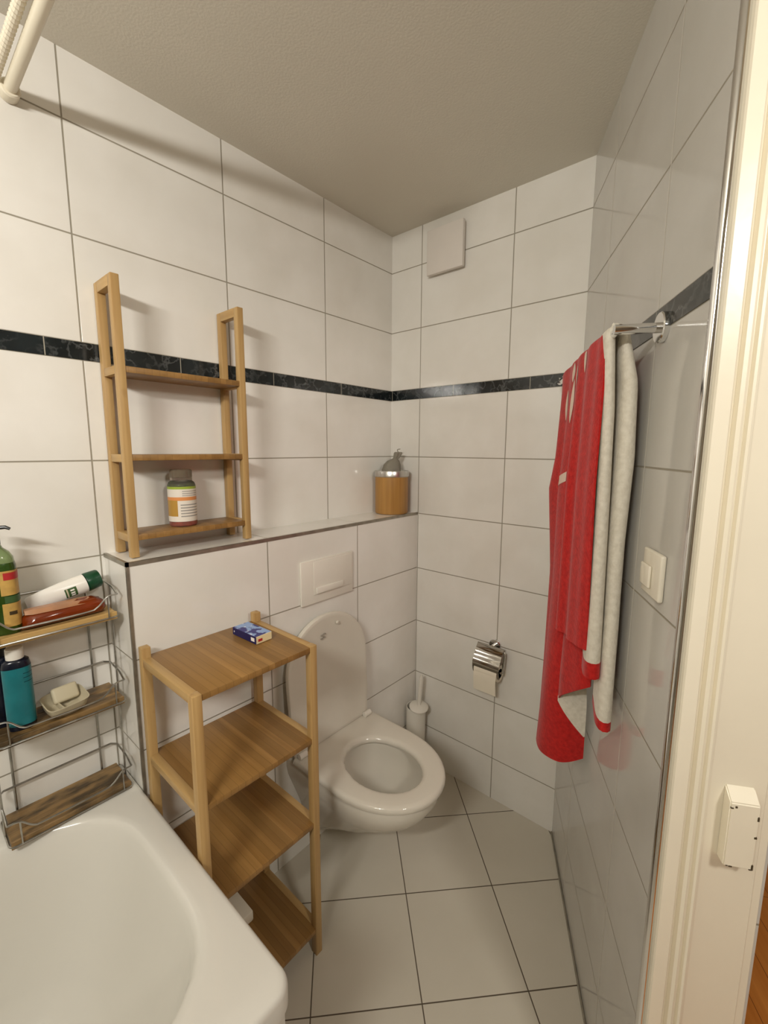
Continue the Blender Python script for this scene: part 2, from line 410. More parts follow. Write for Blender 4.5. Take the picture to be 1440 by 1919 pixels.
# ------------------------------------------------------------------ bathtub
T = Thing('bathtub', 'white acrylic bathtub with rounded corner along the left wall', 'bathtub', (-1.95, -0.4, 0))
TZ = 0.576; X0, X1, Y0, Y1 = -2.78, BOXX-0.001, -0.797, -0.002
cx, cy, A, B, EX = -1.99, -0.412, 0.742, 0.338, 4.3
N = 128
def rrect(d, x0, x1, y0, y1, r):
    """point where the ray from (cx,cy) along d meets a rectangle rounded at its front room corner"""
    best = None
    for (n, lim, c0) in (((1, 0), x1, cx), ((-1, 0), -x0, -cx), ((0, 1), y1, cy), ((0, -1), -y0, -cy)):
        den = d[0]*n[0] + d[1]*n[1]
        if den > 1e-9:
            t = (lim-c0)/den
            if best is None or t < best: best = t
    x, y = cx+d[0]*best, cy+d[1]*best
    ccx, ccy = x1-r, y0+r
    if x > ccx and y < ccy:
        bq = d[0]*(cx-ccx)+d[1]*(cy-ccy); cq = (cx-ccx)**2+(cy-ccy)**2-r*r
        t = -bq+math.sqrt(max(bq*bq-cq, 0)); x, y = cx+d[0]*t, cy+d[1]*t
    return x, y
angs = []
a0 = math.atan2(Y0-cy, X1-cx)
for i in range(N): angs.append(2*PI*i/N)
for k in range(-8, 9): angs.append((a0+k*0.006) % (2*PI))
for q in (math.atan2(Y1-cy, X1-cx), math.atan2(Y1-cy, X0-cx), math.atan2(Y0-cy, X0-cx)): angs.append(q % (2*PI))
angs = sorted(set(round(a, 5) for a in angs))
def sup(d, k):
    r = (abs(d[0]/A)**EX + abs(d[1]/B)**EX)**(-1/EX)
    return cx + d[0]*r*k[0] + k[1], cy + d[1]*r*k[2]
dirs = [(math.cos(a), math.sin(a)) for a in angs]
rings = []
for ins, z in ((0.006, TZ-0.05), (0.0, TZ-0.045), (0.0, TZ-0.012), (0.002, TZ-0.005), (0.006, TZ-0.001), (0.012, TZ)):
    rings.append([Vector((*rrect(d, X0+ins, X1-ins, Y0+ins, Y1-ins, 0.035), z)) for d in dirs])
for k, z in (((1.012, 0, 1.03), TZ-0.0005), ((1.0, 0, 1.0), TZ-0.002), ((0.992, 0, 0.982), TZ-0.007), ((0.985, 0, 0.968), TZ-0.018), ((0.976, 0, 0.95), TZ-0.04), ((0.955, 0, 0.92), TZ-0.10),
             ((0.91, 0, 0.87), TZ-0.22), ((0.85, 0, 0.82), TZ-0.32), ((0.80, 0, 0.76), TZ-0.37), ((0.70, 0, 0.62), TZ-0.40), ((0.4, 0, 0.3), TZ-0.41), ((0.02, 0, 0.02), TZ-0.412)):
    rings.append([Vector((*sup(d, k), z)) for d in dirs])
bm = NB(); loft(bm, rings, cap0=False)
T.part('basin', bm, M['tub'], ang=50)
bm = NB(); box(bm, X0+0.01, X1-0.014, Y0+0.013, Y0+0.03, 0.0, TZ-0.04, 0.003); box(bm, X1-0.03, X1-0.014, Y0+0.02, Y1-0.02, 0.0, TZ-0.04, 0.003)
T.part('apron', bm, M['tub'], label='white panel below the rim')

# ------------------------------------------------------------------ toilet
TX = -0.563
def dshape(w, yb, ys, yf, z, n=20, xc=TX):
    """D outline: straight sides from yb to ys, half ellipse out to yf"""
    pts = [Vector((xc+w, yb, z)), Vector((xc+w, yb*0.5+ys*0.5, z))]
    for i in range(n+1):
        a = PI*i/n
        pts.append(Vector((xc+w*math.cos(a), ys-(ys-yf)*math.sin(a)**0.95 if 0 < i < n else ys, z)))
    pts += [Vector((xc-w, yb*0.5+ys*0.5, z)), Vector((xc-w, yb, z))]
    m = 6
    for i in range(1, m): pts.append(Vector((xc-w+2*w*i/m, yb, z)))
    return pts
T = Thing('toilet', 'white wall-hung toilet with its lid raised below the flush plate', 'toilet', (TX, -0.4, 0.1))
bm = NB()
rings = []
for w, yb, ys, yf, z in ((0.075, -0.158, -0.19, -0.24, 0.10), (0.10, -0.158, -0.21, -0.29, 0.12), (0.112, -0.158, -0.25, -0.36, 0.165), (0.128, -0.158, -0.30, -0.472, 0.22), (0.150, -0.158, -0.35, -0.552, 0.28),
                         (0.164, -0.158, -0.395, -0.605, 0.318), (0.174, -0.158, -0.42, -0.627, 0.345), (0.179, -0.158, -0.43, -0.643, 0.375), (0.180, -0.158, -0.43, -0.647, 0.405), (0.178, -0.158, -0.43, -0.645, 0.411), (0.174, -0.158, -0.43, -0.641, 0.413)):
    rings.append(dshape(w, yb, ys, yf, z))
def rnd(n, a, b, c, z, like):
    """ellipse matched in order to a D ring"""
    out = []
    for p in like:
        ang = math.atan2((p.y-c[1])/b, (p.x-c[0])/a)
        out.append(Vector((c[0]+a*math.cos(ang), c[1]+b*math.sin(ang), z)))
    return out
D0 = rings[-1]
HCN = (TX-0.004, -0.447)
for a, b, c, z in ((0.128, 0.162, HCN, 0.411), (0.124, 0.158, HCN, 0.395), (0.128, 0.160, HCN, 0.375), (0.118, 0.146, HCN, 0.33), (0.098, 0.115, (TX, -0.425), 0.275), (0.074, 0.080, (TX, -0.395), 0.235), (0.050, 0.058, (TX, -0.38), 0.205), (0.040, 0.045, (TX, -0.375), 0.19), (0.036, 0.04, (TX, -0.37), 0.17), (0.001, 0.001, (TX, -0.37), 0.165)):
    rings.append(rnd(0, a, b, c, z, D0))
loft(bm, rings)
bowl = T.part('bowl', bm, M['ceramic'], ang=50)
bm = NB(); lathe(bm, [(0.0, 0), (0.056, 0), (0.056, 0.001), (0.0, 0.001)], (TX, -0.385, 0.213), 24); 
for v in bm.verts: v.co.y = -0.385+(v.co.y+0.385)*1.14
T.part('water', bm, M['water'], bowl)
# seat ring
bm = NB(); D = lambda w, g, z: dshape(w, -0.212, -0.415-g*0, -0.660+g, z)
outer = [(0.190, 0.0, 0.4165), (0.1915, -0.002, 0.423), (0.190, 0.0, 0.4315), (0.185, 0.005, 0.4355), (0.176, 0.014, 0.437)]
rings = [D(w, g, z) for w, g, z in outer]
L = rings[0]
for a, b, z in ((0.128, 0.160, 0.4375), (0.119, 0.150, 0.4355), (0.113, 0.144, 0.430), (0.1105, 0.1415, 0.423), (0.112, 0.143, 0.4165)):
    rings.append(rnd(0, a, b, HCN, z, L))
rings.append([p.copy() for p in rings[0]])
loft(bm, rings, False, False); bmesh.ops.remove_doubles(bm, verts=bm.verts[:], dist=1e-6)
T.part('seat', bm, M['ceramic'], ang=50)
# raised lid
def lidring(w, y, inset, h=0.452, z0=0.436):
    pts = []
    n = 28
    wz = lambda k: (w-inset)
    hb = z0+inset
    zs = z0+0.26
    pts.append((TX-0.008+wz(0)*0.93, hb)); pts.append((TX-0.008+wz(0)*0.985, hb+0.10))
    for i in range(n+1):
        a = PI*i/n
        pts.append((TX-0.008+wz(0)*math.cos(a), zs+(h-0.26-inset)*(math.sin(a)**0.92 if 0 < i < n else 0)))
    pts.append((TX-0.008-wz(0)*0.985, hb+0.10)); pts.append((TX-0.008-wz(0)*0.93, hb))
    lean = lambda z: 0.030*(z-z0)/0.45
    return [Vector((x, y+lean(z), z)) for x, z in pts]
bm = NB()
loft(bm, [lidring(0.188, -0.203, 0.006), lidring(0.188, -0.205, 0.001), lidring(0.188, -0.214, 0.0), lidring(0.188, -0.219, 0.003), lidring(0.188, -0.221, 0.010), lidring(0.188, -0.2195, 0.016)])
lid = T.part('lid', bm, M['ceramic'], ang=40)
bm = NB()
for i, dx in enumerate((0, 0.011)):
    box(bm, -0.611+dx, -0.602+dx, -0.2015, -0.1965, 0.819+0.003*i, 0.8225+0.003*i); box(bm, -0.613+dx, -0.604+dx, -0.2015, -0.1965, 0.807+0.003*i, 0.8105+0.003*i)
T.part('mark', bm, M['mark'], lid, 'small grey printed mark on the lid')
bm = NB(); lathe(bm, [(0.0, 0), (0.006, 0), (0.0065, 0.003), (0.004, 0.006), (0, 0.0065)], (-0.535, -0.1985, 0.848), 16, (0, -1, 0)); T.part('lid_buffer', bm, M['ceramic'], lid)
for dx in (-0.165, 0.152):
    bm = NB(); tube(bm, [(TX+dx-0.016, -0.231, 0.446), (TX+dx-0.0155, -0.231, 0.446), (TX+dx+0.0155, -0.231, 0.446), (TX+dx+0.016, -0.231, 0.446)], [0.008, 0.0105, 0.0105, 0.008], 16)
    T.part('hinge', bm, M['white_plastic'])
# flush plate
T = Thing('flush_plate', 'white rectangular flush plate on the tiled cistern wall above the toilet', 'flush plate', (-0.545, BOXY, 1.0))
bm = NB(); box(bm, -0.668, -0.420, BOXY-0.010, BOXY-0.0002, 0.930, 1.088, 0.004); T.part('frame', bm, M['white_plastic'])
bm = NB(); box(bm, -0.614, -0.428, BOXY-0.0125, BOXY-0.0102, 0.962, 1.080, 0.0012); T.part('button', bm, M['white_plastic'])
bm = NB(); box(bm, -0.606, -0.478, BOXY-0.019, BOXY-0.0127, 0.965, 0.988, 0.003); T.part('push_bar', bm, M['white_plastic'])

# ------------------------------------------------------------------ toilet brush
T = Thing('toilet_brush', 'white toilet brush leaning in its round holder in the corner behind the toilet', 'toilet brush', (-0.06, -0.215, 0))
bm = NB(); c = (-0.062, -0.212, 0)
lathe(bm, [(0.0, 0), (0.040, 0), (0.043, 0.004), (0.0445, 0.30), (0.0445, 0.305), (0.0415, 0.305), (0.040, 0.02), (0, 0.018)], c, 36); T.part('holder', bm, M['white_plastic'])
ax = Vector((-0.10, -0.12, 0.99)).normalized(); pc = Vector((-0.071, -0.234, 0.312))
bm = NB(); lathe(bm, [(0, -0.004), (0.038, -0.004), (0.043, 0.0), (0.043, 0.004), (0.036, 0.010), (0.012, 0.013), (0, 0.013)], pc, 36, ax); T.part('cover_disk', bm, M['white_plastic'])
bm = NB(); hx = Vector((0.06, -0.04, 1)).normalized()
tube(bm, [pc+ax*0.004-Vector((0, 0, 0.1)), pc, pc+hx*0.06, pc+hx*0.14, pc+hx*0.155], [0.007, 0.0075, 0.009, 0.0095, 0.004], 14); T.part('handle', bm, M['white_plastic'])

# ------------------------------------------------------------------ toilet paper holder
T = Thing('toilet_paper_holder', 'chrome toilet paper holder with a curved cover on the back wall', 'toilet paper holder', (0, -0.561, 0.686))
bm = NB(); lathe(bm, [(0, 0.0003), (0.024, 0.0003), (0.025, 0.004), (0.025, 0.010), (0.023, 0.012), (0.009, 0.0125), (0.009, 0.03), (0, 0.03)], (0, -0.561, 0.6865), 32, (-1, 0, 0)); T.part('rose', bm, M['chrome'])
bm = NB(); tube(bm, smooth_pts([(-0.028, -0.561, 0.6865), (-0.034, -0.575, 0.684), (-0.034, -0.608, 0.680), (-0.036, -0.6165, 0.674), (-0.045, -0.6175, 0.64), (-0.05, -0.6165, 0.605), (-0.05, -0.609, 0.60), (-0.05, -0.5, 0.60)]), 0.0042, 10); T.part('arm', bm, M['chrome'])
bm = NB()
curve = [(-0.028, 0.690), (-0.034, 0.6915), (-0.050, 0.672), (-0.062, 0.650), (-0.0725, 0.632), (-0.075, 0.622), (-0.074, 0.606), (-0.0705, 0.592), (-0.067, 0.580)]
curve = [(v.x, v.z) for v in smooth_pts([(x, 0, z) for x, z in curve], 4)]
def strip(y0, y1, th):
    pts = [Vector((x, y0, z)) for x, z in curve]; out = []
    n = len(pts)
    r1 = [Vector((x, y0, z)) for x, z in curve] + [Vector((x+th, y0, z-th*0.5)) for x, z in reversed(curve)]
    r2 = [Vector((v.x, y1, v.z)) for v in r1]
    return [r1, r2]
loft(bm, strip(-0.498, -0.612, 0.0015)); T.part('cover', bm, M['chrome_dark_reflect'], ang=50)
# the roll and its hanging sheet
T = Thing('toilet_paper_roll', 'nearly used white toilet paper roll under the chrome cover, one sheet hanging', 'toilet paper', (-0.05, -0.555, 0.55))
bm = NB(); lathe(bm, [(0.020, 0), (0.033, 0), (0.033, 0.098), (0.020, 0.098), (0.020, 0)], (-0.044, -0.604, 0.5935), 28, (0, 1, 0)); T.part('roll', bm, M['paper'])
bm = NB(); sh = [(-0.072, 0.604), (-0.0765, 0.590), (-0.077, 0.56), (-0.074, 0.53), (-0.071, 0.508)]
loft(bm, [[Vector((x, -0.506, z)) for x, z in sh]+[Vector((x+0.001, -0.506, z)) for x, z in reversed(sh)], [Vector((x, -0.602, z)) for x, z in sh]+[Vector((x+0.001, -0.602, z)) for x, z in reversed(sh)]]); T.part('loose_sheet', bm, M['paper'])

# ------------------------------------------------------------------ vent and switch
T = Thing('vent_cover', 'square pale plastic vent cover high on the back wall', 'vent', (0, -0.29, 2.24))
bm = NB(); box(bm, -0.012, -0.0003, -0.366, -0.214, 2.170, 2.326, 0.002); T.part('frame', bm, M['vent_plastic'])
bm = NB(); box(bm, -0.034, -0.016, -0.374, -0.208, 2.160, 2.328, 0.003); box(bm, -0.018, -0.010, -0.34, -0.24, 2.19, 2.30); T.part('front_plate', bm, M['vent_plastic'])
T = Thing('light_switch', 'white rocker light switch on the right wall near the door', 'light switch', (0.762, 0, 1.247), wall=True)
bm = NB(); box(bm, 0.719, 0.803, -0.0095, -0.0003, 1.206, 1.289, 0.0035, 3); T.part('frame', bm, M['switch_plastic'])
bm = NB(); box(bm, 0.724, 0.768, -0.0150, -0.0097, 1.221, 1.262, 0.0028, 3); T.part('rocker', bm, M['switch_plastic'])

# ------------------------------------------------------------------ wall rack on the ledge
def frame_rack(T, x0, x1, y0, y1, z0, z1, lw, ld, levels, th, backz=None, toprail=True, foot=0.0):
    for x in (x0, x1-lw):
        for (ya, yb, zt) in ((y0, y0+ld, z1), (y1-ld, y1, backz or z1)):
            bm = NB(); box(bm, x, x+lw, ya, yb, z0, zt, 0.0018); T.part('upright', bm, M['bam_z'])
        if toprail:
            bm = NB(); box(bm, x, x+lw, y0+ld, y1-ld, z1-0.026, z1, 0.0015); T.part('top_rail', bm, M['bam_y'])
    for z in levels:
        for x in (x0+0.001, x1-lw+0.001):
            bm = NB(); box(bm, x, x+lw-0.002, y0+ld-0.001, y1-ld+0.001, z-th-0.004, z, 0.0012); T.part('side_rail', bm, M['bam_y'])
        bm = NB(); box(bm, x0+lw-0.002, x1-lw+0.002, y0+0.002, y1-0.002, z-th, z-0.001, 0.0012); T.part('shelf', bm, M['bam_shelf'])
T = Thing('shelf_rack', 'tall narrow bamboo shelf rack standing on the cistern ledge', 'shelf', (-0.975, -0.05, LEDGE))
frame_rack(T, -1.167, -0.821, -0.121, -0.005, LEDGE+0.0018, 1.873, 0.0195, 0.021, (1.666, 1.452, 1.249), 0.016)

# gummy jar
jx, jy, jz = -1.004, -0.062, 1.2485
T = Thing('vitamin_jar', 'clear vitamin jar with white label on the lowest shelf of the ledge rack', 'jar', (jx, jy, jz))
bm = NB(); lathe(bm, [(0, 0), (0.034, 0), (0.037, 0.004), (0.037, 0.116), (0.034, 0.124), (0.029, 0.128), (0.029, 0.138), (0, 0.138)], (jx, jy, jz), 40); body = T.part('body', bm, M['jar_clear'])
bm = NB(); lathe(bm, [(0, 0.002), (0.033, 0.002), (0.0352, 0.005), (0.0352, 0.09), (0, 0.092)], (jx, jy, jz), 40); T.part('gummies', bm, M['gummy'], body)
bm = NB(); lathe(bm, [(0, 0.0925), (0.0352, 0.0925), (0.0352, 0.114), (0.03, 0.119), (0, 0.119)], (jx, jy, jz), 40); T.part('leaf_print', bm, M['leafy'], body, 'green printed shoulder')
bm = NB(); rr = 0.0376
ang = [math.radians(-215+250*i/40) for i in range(41)]
vs = [[Vector((jx+rr*math.cos(a), jy+rr*math.sin(a), jz+z)) for a in ang] for z in (0.015, 0.113)]
loft(bm, vs, False, False, closed=False); T.part('label', bm, M['jar_label'])
bm = NB(); lathe(bm, [(0, 0.1385), (0.0295, 0.1385), (0.0295, 0.157), (0.027, 0.160), (0, 0.160)], (jx, jy, jz), 40); T.part('lid', bm, M['jar_cap'])

# bamboo canister with grey pouch
bx_, by_ = -0.088, -0.079; bz = LEDGE+0.0018
T = Thing('bamboo_canister', 'round bamboo canister with steel rim at the corner end of the ledge', 'canister', (bx_, by_, bz))
bm = NB(); lathe(bm, [(0, 0), (0.070, 0), (0.0725, 0.004), (0.0725, 0.158), (0.070, 0.160), (0.066, 0.160), (0.066, 0.02), (0, 0.02)], (bx_, by_, bz), 48); T.part('body', bm, M['bam_dark'])
bm = NB(); lathe(bm, [(0.0655, 0.150), (0.0735, 0.1605), (0.0755, 0.162), (0.0755, 0.183), (0.074, 0.186), (0.071, 0.186), (0.0655, 0.180), (0.0655, 0.150)], (bx_, by_, bz), 48); T.part('rim', bm, M['steel'])
T = Thing('cloth_pouch', 'grey cloth pouch with a tied neck poking out of the bamboo canister', 'pouch', (bx_, by_, bz+0.1))
bm = NB(); rings = []
for k, (r, z, dx) in enumerate(((0.03, 0.06, 0), (0.042, 0.09, 0), (0.044, 0.15, 0), (0.041, 0.19, 0.0), (0.036, 0.212, 0.002), (0.026, 0.228, 0.006), (0.014, 0.236, 0.012), (0.010, 0.240, 0.016))):
    rings.append([Vector((bx_+dx*0.8+r*math.cos(a)*(1+0.06*math.sin(5*a+k)), by_-dx*0.7+r*math.sin(a)*(1+0.06*math.sin(5*a+k)), bz+z)) for a in [2*PI*i/30 for i in range(30)]])
loft(bm, rings); T.part('bag', bm, M['grey_cloth'], ang=60)
bm = NB(); rings = []
for k, (r, z, dx) in enumerate(((0.011, 0.236, 0.016), (0.0135, 0.246, 0.021), (0.016, 0.262, 0.026), (0.013, 0.266, 0.027))):
    rings.append([Vector((bx_+dx*0.8+r*math.cos(a)*(1+0.22*math.sin(4*a)), by_-dx*0.7+r*math.sin(a)*(1+0.22*math.sin(4*a)), bz+z)) for a in [2*PI*i/24 for i in range(24)]])
loft(bm, rings); tube(bm, smooth_pts([(bx_+0.02, by_-0.02, bz+0.264), (bx_+0.016, by_-0.018, bz+0.276), (bx_+0.026, by_-0.026, bz+0.279)], 5), 0.0018, 6); T.part('tied_neck', bm, M['grey_cloth'])

# ------------------------------------------------------------------ standing shelf
T = Thing('standing_shelf', 'four-tier bamboo standing shelf on the floor between tub and toilet', 'shelf', (-1.02, -0.32, 0))
frame_rack(T, -1.190, -0.853, -0.462, -0.182, 0.0, 0.954, 0.0215, 0.022, (0.953, 0.692, 0.436, 0.092), 0.016, backz=0.980, toprail=False)
# blue carton
T = Thing('soap_carton', 'small blue printed carton lying on top of the standing shelf', 'box', (-0.935, -0.286, 0.953))
bm = NB(); box(bm, -0.0255, 0.0255, -0.054, 0.054, 0.0, 0.021, 0.0008, 1)
mt = Matrix.Translation((-0.936, -0.287, 0.9535)) @ Matrix.Rotation(math.radians(2.5), 4, 'Z')
for f in bm.faces:
    n = f.normal
    f.material_index = 1 if n.x < -0.5 or n.x > 0.5 else (2 if n.y < -0.5 or n.y > 0.5 else 0)
bmesh.ops.transform(bm, matrix=mt, verts=bm.verts[:]); T.part('carton', bm, [M['box_print'], M['box_navy'], M['box_cream']])
bm = NB(); box(bm, -0.0261, -0.0257, -0.047, -0.032, 0.006, 0.016, 0.0)
bmesh.ops.transform(bm, matrix=mt, verts=bm.verts[:]); T.part('logo', bm, M['tube_white'], label='white printed patch on the carton side')
bm = NB(); box(bm, -0.0261, -0.0257, 0.044, 0.047, 0.009, 0.013)
bmesh.ops.transform(bm, matrix=mt, verts=bm.verts[:]); T.part('print_dot', bm, M['tube_white'])
bm = NB(); box(bm, -0.019, -0.006, -0.0548, -0.0544, 0.006, 0.013)
bmesh.ops.transform(bm, matrix=mt, verts=bm.verts[:]); T.part('end_print', bm, M['red_print'])
# paper packet on the lowest shelf
bm = NB(); rings = []
box(bm, -1.06, -0.978, -0.305, -0.165, 0.093, 0.122, 0.006)
for v in bm.verts: v.co.z += 0.006*math.sin(v.co.y*60)*(1 if v.co.z > 0.11 else 0)
tag(finish(bm, 'paper_packet', M['paper'], shift=(-1.02, -0.24, 0.093), loc=(-1.02, -0.24, 0.093)), 'white paper packet lying on the lowest tier of the standing shelf', 'packet')

# ------------------------------------------------------------------ wire caddy at the tub
CX0, CX1, CYF, CYB = -1.462, -1.209, -0.125, -0.012
T = Thing('wire_caddy', 'three-tier chrome wire bath caddy with wooden shelves above the tub rim', 'caddy', (-1.335, -0.07, TZ))
wr = 0.0024
for li, (z, mat) in enumerate(((0.592, 'caddy_wood'), (0.834, 'caddy_wood'), (1.062, 'caddy_clean'))):
    bm = NB()
    ys = [CYF, CYF+0.036, CYF+0.0375, CYF+0.074, CYF+0.0755, CYB-0.002]
    for a, b in ((0, 1), (2, 3), (4, 5)): box(bm, CX0+0.003, CX1-0.003, ys[a], ys[b], z-0.0075, z, 0.001, 1)
    box(bm, CX0+0.003, CX1-0.003, CYF-0.0005, CYF+0.006, z-0.017, z+0.002, 0.001, 1)
    T.part('shelf_board', bm, M[mat], label=None if li == 2 else 'weathered wooden shelf board')
    r = 0.014
    def rr(zz, x0=CX0, x1=CX1, yf=CYF-0.003, yb=CYB):
        pts = []
        for (cx_, cy_, a0_) in ((x1-r, yb-r, 0), (x0+r, yb-r, 90), (x0+r, yf+r, 180), (x1-r, yf+r, 270)):
            for k in range(6):
                a = math.radians(a0_+90*k/5); pts.append((cx_+r*math.cos(a), cy_+r*math.sin(a), zz))
        return pts
    bm = NB(); tube(bm, rr(z-0.010), wr, 8, closed=True); T.part('tray_frame', bm, M['wire'])
    bm = NB(); gz = z+0.062
    pts = [(CX0, CYF, gz-0.016), (CX0, CYF+0.03, gz-0.004), (CX0, CYB-0.014, gz), (CX0+0.012, CYB, gz), (CX1-0.012, CYB, gz), (CX1, CYB-0.014, gz), (CX1, CYF+0.03, gz-0.004), (CX1, CYF, gz-0.016)]
    tube(bm, pts, wr, 8); T.part('guard_rail', bm, M['wire'])
    bm = NB(); lo = z+0.018; hi = gz-0.016
    wav = smooth_pts([(CX0, CYF, hi), (CX0+0.022, CYF-0.003, hi-0.001), (CX0+0.045, CYF-0.003, lo+0.004), (CX0+0.07, CYF-0.003, lo), (CX1-0.07, CYF-0.003, lo), (CX1-0.045, CYF-0.003, lo+0.006), (CX1-0.022, CYF-0.003, hi-0.001), (CX1, CYF, hi)], 6)
    tube(bm, wav, 0.002, 8)
    for x in (CX0+0.022, CX1-0.022): tube(bm, [(x, CYF-0.003, hi-0.001), (x, CYF-0.004, z-0.010)], 0.0018, 8)
    T.part('front_rail', bm, M['wire'])
for x in (CX0+0.033, CX1-0.037):
    bm = NB(); tube(bm, [(x, CYB+0.004, 0.588), (x, CYB+0.004, 1.13)], 0.0028, 8); T.part('post', bm, M['wire'])
for x in (CX0, CX1):
    bm = NB(); tube(bm, [(x, -0.075, 0.582), (x, -0.075, 1.12)], 0.0024, 8); T.part('post', bm, M['wire'])

# --- top tier: green bottle, white tube, orange pack
gx, gy, gz = -1.4222, -0.077, 1.0625
T = Thing('soap_bottle', 'green liquid soap bottle with pump and kraft label on the top caddy shelf', 'bottle', (gx, gy, gz))
def obl(w, d, z, e=3.2, n=40, c=(0, 0), rot=0.0):
    out = []
    for i in range(n):
        a = 2*PI*i/n; x = w*math.copysign(abs(math.cos(a))**(2/e), math.cos(a)); y = d*math.copysign(abs(math.sin(a))**(2/e), math.sin(a))
        out.append(Vector((c[0]+x*math.cos(rot)-y*math.sin(rot), c[1]+x*math.sin(rot)+y*math.cos(rot), z)))
    return out
g = lambda w, d, z: obl(w, d, gz+z, c=(gx, gy), rot=-0.25)
bm = NB(); loft(bm, [g(0.031, 0.021, 0), g(0.034, 0.024, 0.005), g(0.034, 0.024, 0.150), g(0.032, 0.022, 0.158)]); T.part('body', bm, M['green_liquid'])
bm = NB(); loft(bm, [g(0.032, 0.022, 0.1585), g(0.031, 0.021, 0.168), g(0.025, 0.017, 0.180), g(0.015, 0.012, 0.190), g(0.012, 0.011, 0.198)]); T.part('shoulder', bm, M['green_top'])
bm = NB(); lathe(bm, [(0, 0.198), (0.013, 0.198), (0.013, 0.212), (0.005, 0.214), (0.005, 0.228), (0.013, 0.229), (0.013, 0.238), (0, 0.239)], (gx, gy, gz), 20); tube(bm, [(gx, gy, gz+0.234), (gx+0.022, gy-0.012, gz+0.235), (gx+0.029, gy-0.016, gz+0.231)], [0.005, 0.004, 0.003], 10); T.part('pump', bm, M['black'])
def wrap(T, name, mat, a0, a1, z0, z1, ex=0.0006, label=None):
    bm = NB(); n = 14
    def pt(t, z):
        a = math.radians(a0+(a1-a0)*t); w, d, e = 0.034+ex, 0.024+ex, 3.2
        x = w*math.copysign(abs(math.cos(a))**(2/e), math.cos(a)); y = d*math.copysign(abs(math.sin(a))**(2/e), math.sin(a)); r = -0.25
        return Vector((gx+x*math.cos(r)-y*math.sin(r), gy+x*math.sin(r)+y*math.cos(r), gz+z))
    loft(bm, [[pt(i/n, z0) for i in range(n+1)], [pt(i/n, z1) for i in range(n+1)]], False, False, closed=False)
    return T.part(name, bm, M[mat], label=label)
wrap(T, 'label', 'kraft', -86, 10, 0.088, 0.142, label='tan label with red header')
wrap(T, 'label', 'kraft', -86, 10, 0.018, 0.070, label='lower tan label')
wrap(T, 'label_print', 'red_print', -78, 4, 0.122, 0.138, 0.0011); wrap(T, 'label_print', 'green_print', -80, 4, 0.071, 0.086, 0.0011)
wrap(T, 'label_print', 'dark_print', -72, -40, 0.044, 0.052, 0.0011)
# white tube with green cap, leaning with its cap to the right
a = Vector((-1.374, -0.056, 1.105)); b = Vector((-1.2555, -0.050, 1.1315)); dr = (b-a).normalized(); sd = Vector((dr.y, -dr.x, 0)).normalized(); up = dr.cross(sd)*-1
T = Thing('cream_tube', 'white cream tube with dark green cap lying on the top caddy shelf', 'tube', (-1.31, -0.062, 1.09))
bm = NB(); rings = []
for t, w, h in ((0.0, 0.016, 0.0015), (0.04, 0.0195, 0.003), (0.25, 0.0225, 0.009), (0.6, 0.0245, 0.0175), (0.9, 0.0242, 0.0215), (1.0, 0.0235, 0.0225)):
    cpt = a.lerp(b, t); rings.append([cpt+up*(w*math.cos(q))+sd*(h*math.sin(q)) for q in [2*PI*i/32 for i in range(32)]])
loft(bm, rings); tb = T.part('body', bm, M['tube_white'])
bm = NB(); rings = []
for t, w in ((0.002, 0.0235), (0.004, 0.0242), (0.030, 0.0225), (0.033, 0.0205), (0.0335, 0.001)):
    cpt = b+dr*t; rings.append([cpt+up*(w*math.cos(q))+sd*(w*math.sin(q)) for q in [2*PI*i/32 for i in range(32)]])
loft(bm, rings); T.part('cap', bm, M['tube_cap'])
def tubepatch(t0, t1, q0, q1, ex):
    rows = []
    for k in range(7):
        t = t0+(t1-t0)*k/6; cpt = a.lerp(b, t); w = 0.0245+ex; h = 0.0175+(t-0.6)*0.0133+ex
        rows.append([cpt+up*(w*math.cos(q))+sd*(h*math.sin(q)) for q in [math.radians(q0+(q1-q0)*i/8) for i in range(9)]])
    bm = NB(); loft(bm, rows, False, False, closed=False); return bm
sgn = 1 if (sd.y < 0) else -1
T.part('logo', tubepatch(0.60, 0.80, sgn*72, sgn*128, 0.0004), M['green_print'], tb, 'small green logo square')
for q in (82, 98, 112): T.part('logo_letter', tubepatch(0.69, 0.76, sgn*q, sgn*(q+9), 0.0008), M['tube_white'], tb)
T.part('logo_stripe', tubepatch(0.625, 0.65, sgn*74, sgn*126, 0.0008), M['soap'], tb)
# orange refill pack
T = Thing('soap_refill_pack', 'orange-brown translucent soap pack lying under the white tube', 'soap pack', (-1.315, -0.095, 1.0625))
bm = NB(); rings = []
for t, d, h in ((0.0, 0.012, 0.014), (0.03, 0.022, 0.028), (0.12, 0.027, 0.038), (0.5, 0.0275, 0.042), (0.88, 0.027, 0.044), (0.97, 0.022, 0.038), (1.0, 0.012, 0.018)):
    x = -1.392+0.160*t
    rings.append([Vector((x+0.004*math.sin(3*q), -0.089+d*math.cos(q), 1.063+h*0.5+h*0.5*math.sin(q)*(1 if math.sin(q) > 0 else 1))) for q in [2*PI*i/24 for i in range(24)]])
loft(bm, rings); T.part('pack', bm, M['orange_clear'], ang=60)
bm = NB(); rings = []
for t, d in ((0, 0.012), (0.1, 0.022), (0.5, 0.026), (0.9, 0.024), (1.0, 0.014)):
    x = -1.386+0.125*t; rings.append([Vector((x, -0.089-d*0.9, 1.0975)), Vector((x, -0.089-d*0.5, 1.1055+0.002*math.sin(t*20))), Vector((x, -0.089+d*0.3, 1.107)), Vector((x, -0.089+d*0.3, 1.098))])
loft(bm, rings); T.part('film', bm, M['pale_film'], label='pale shiny film on the upper side')

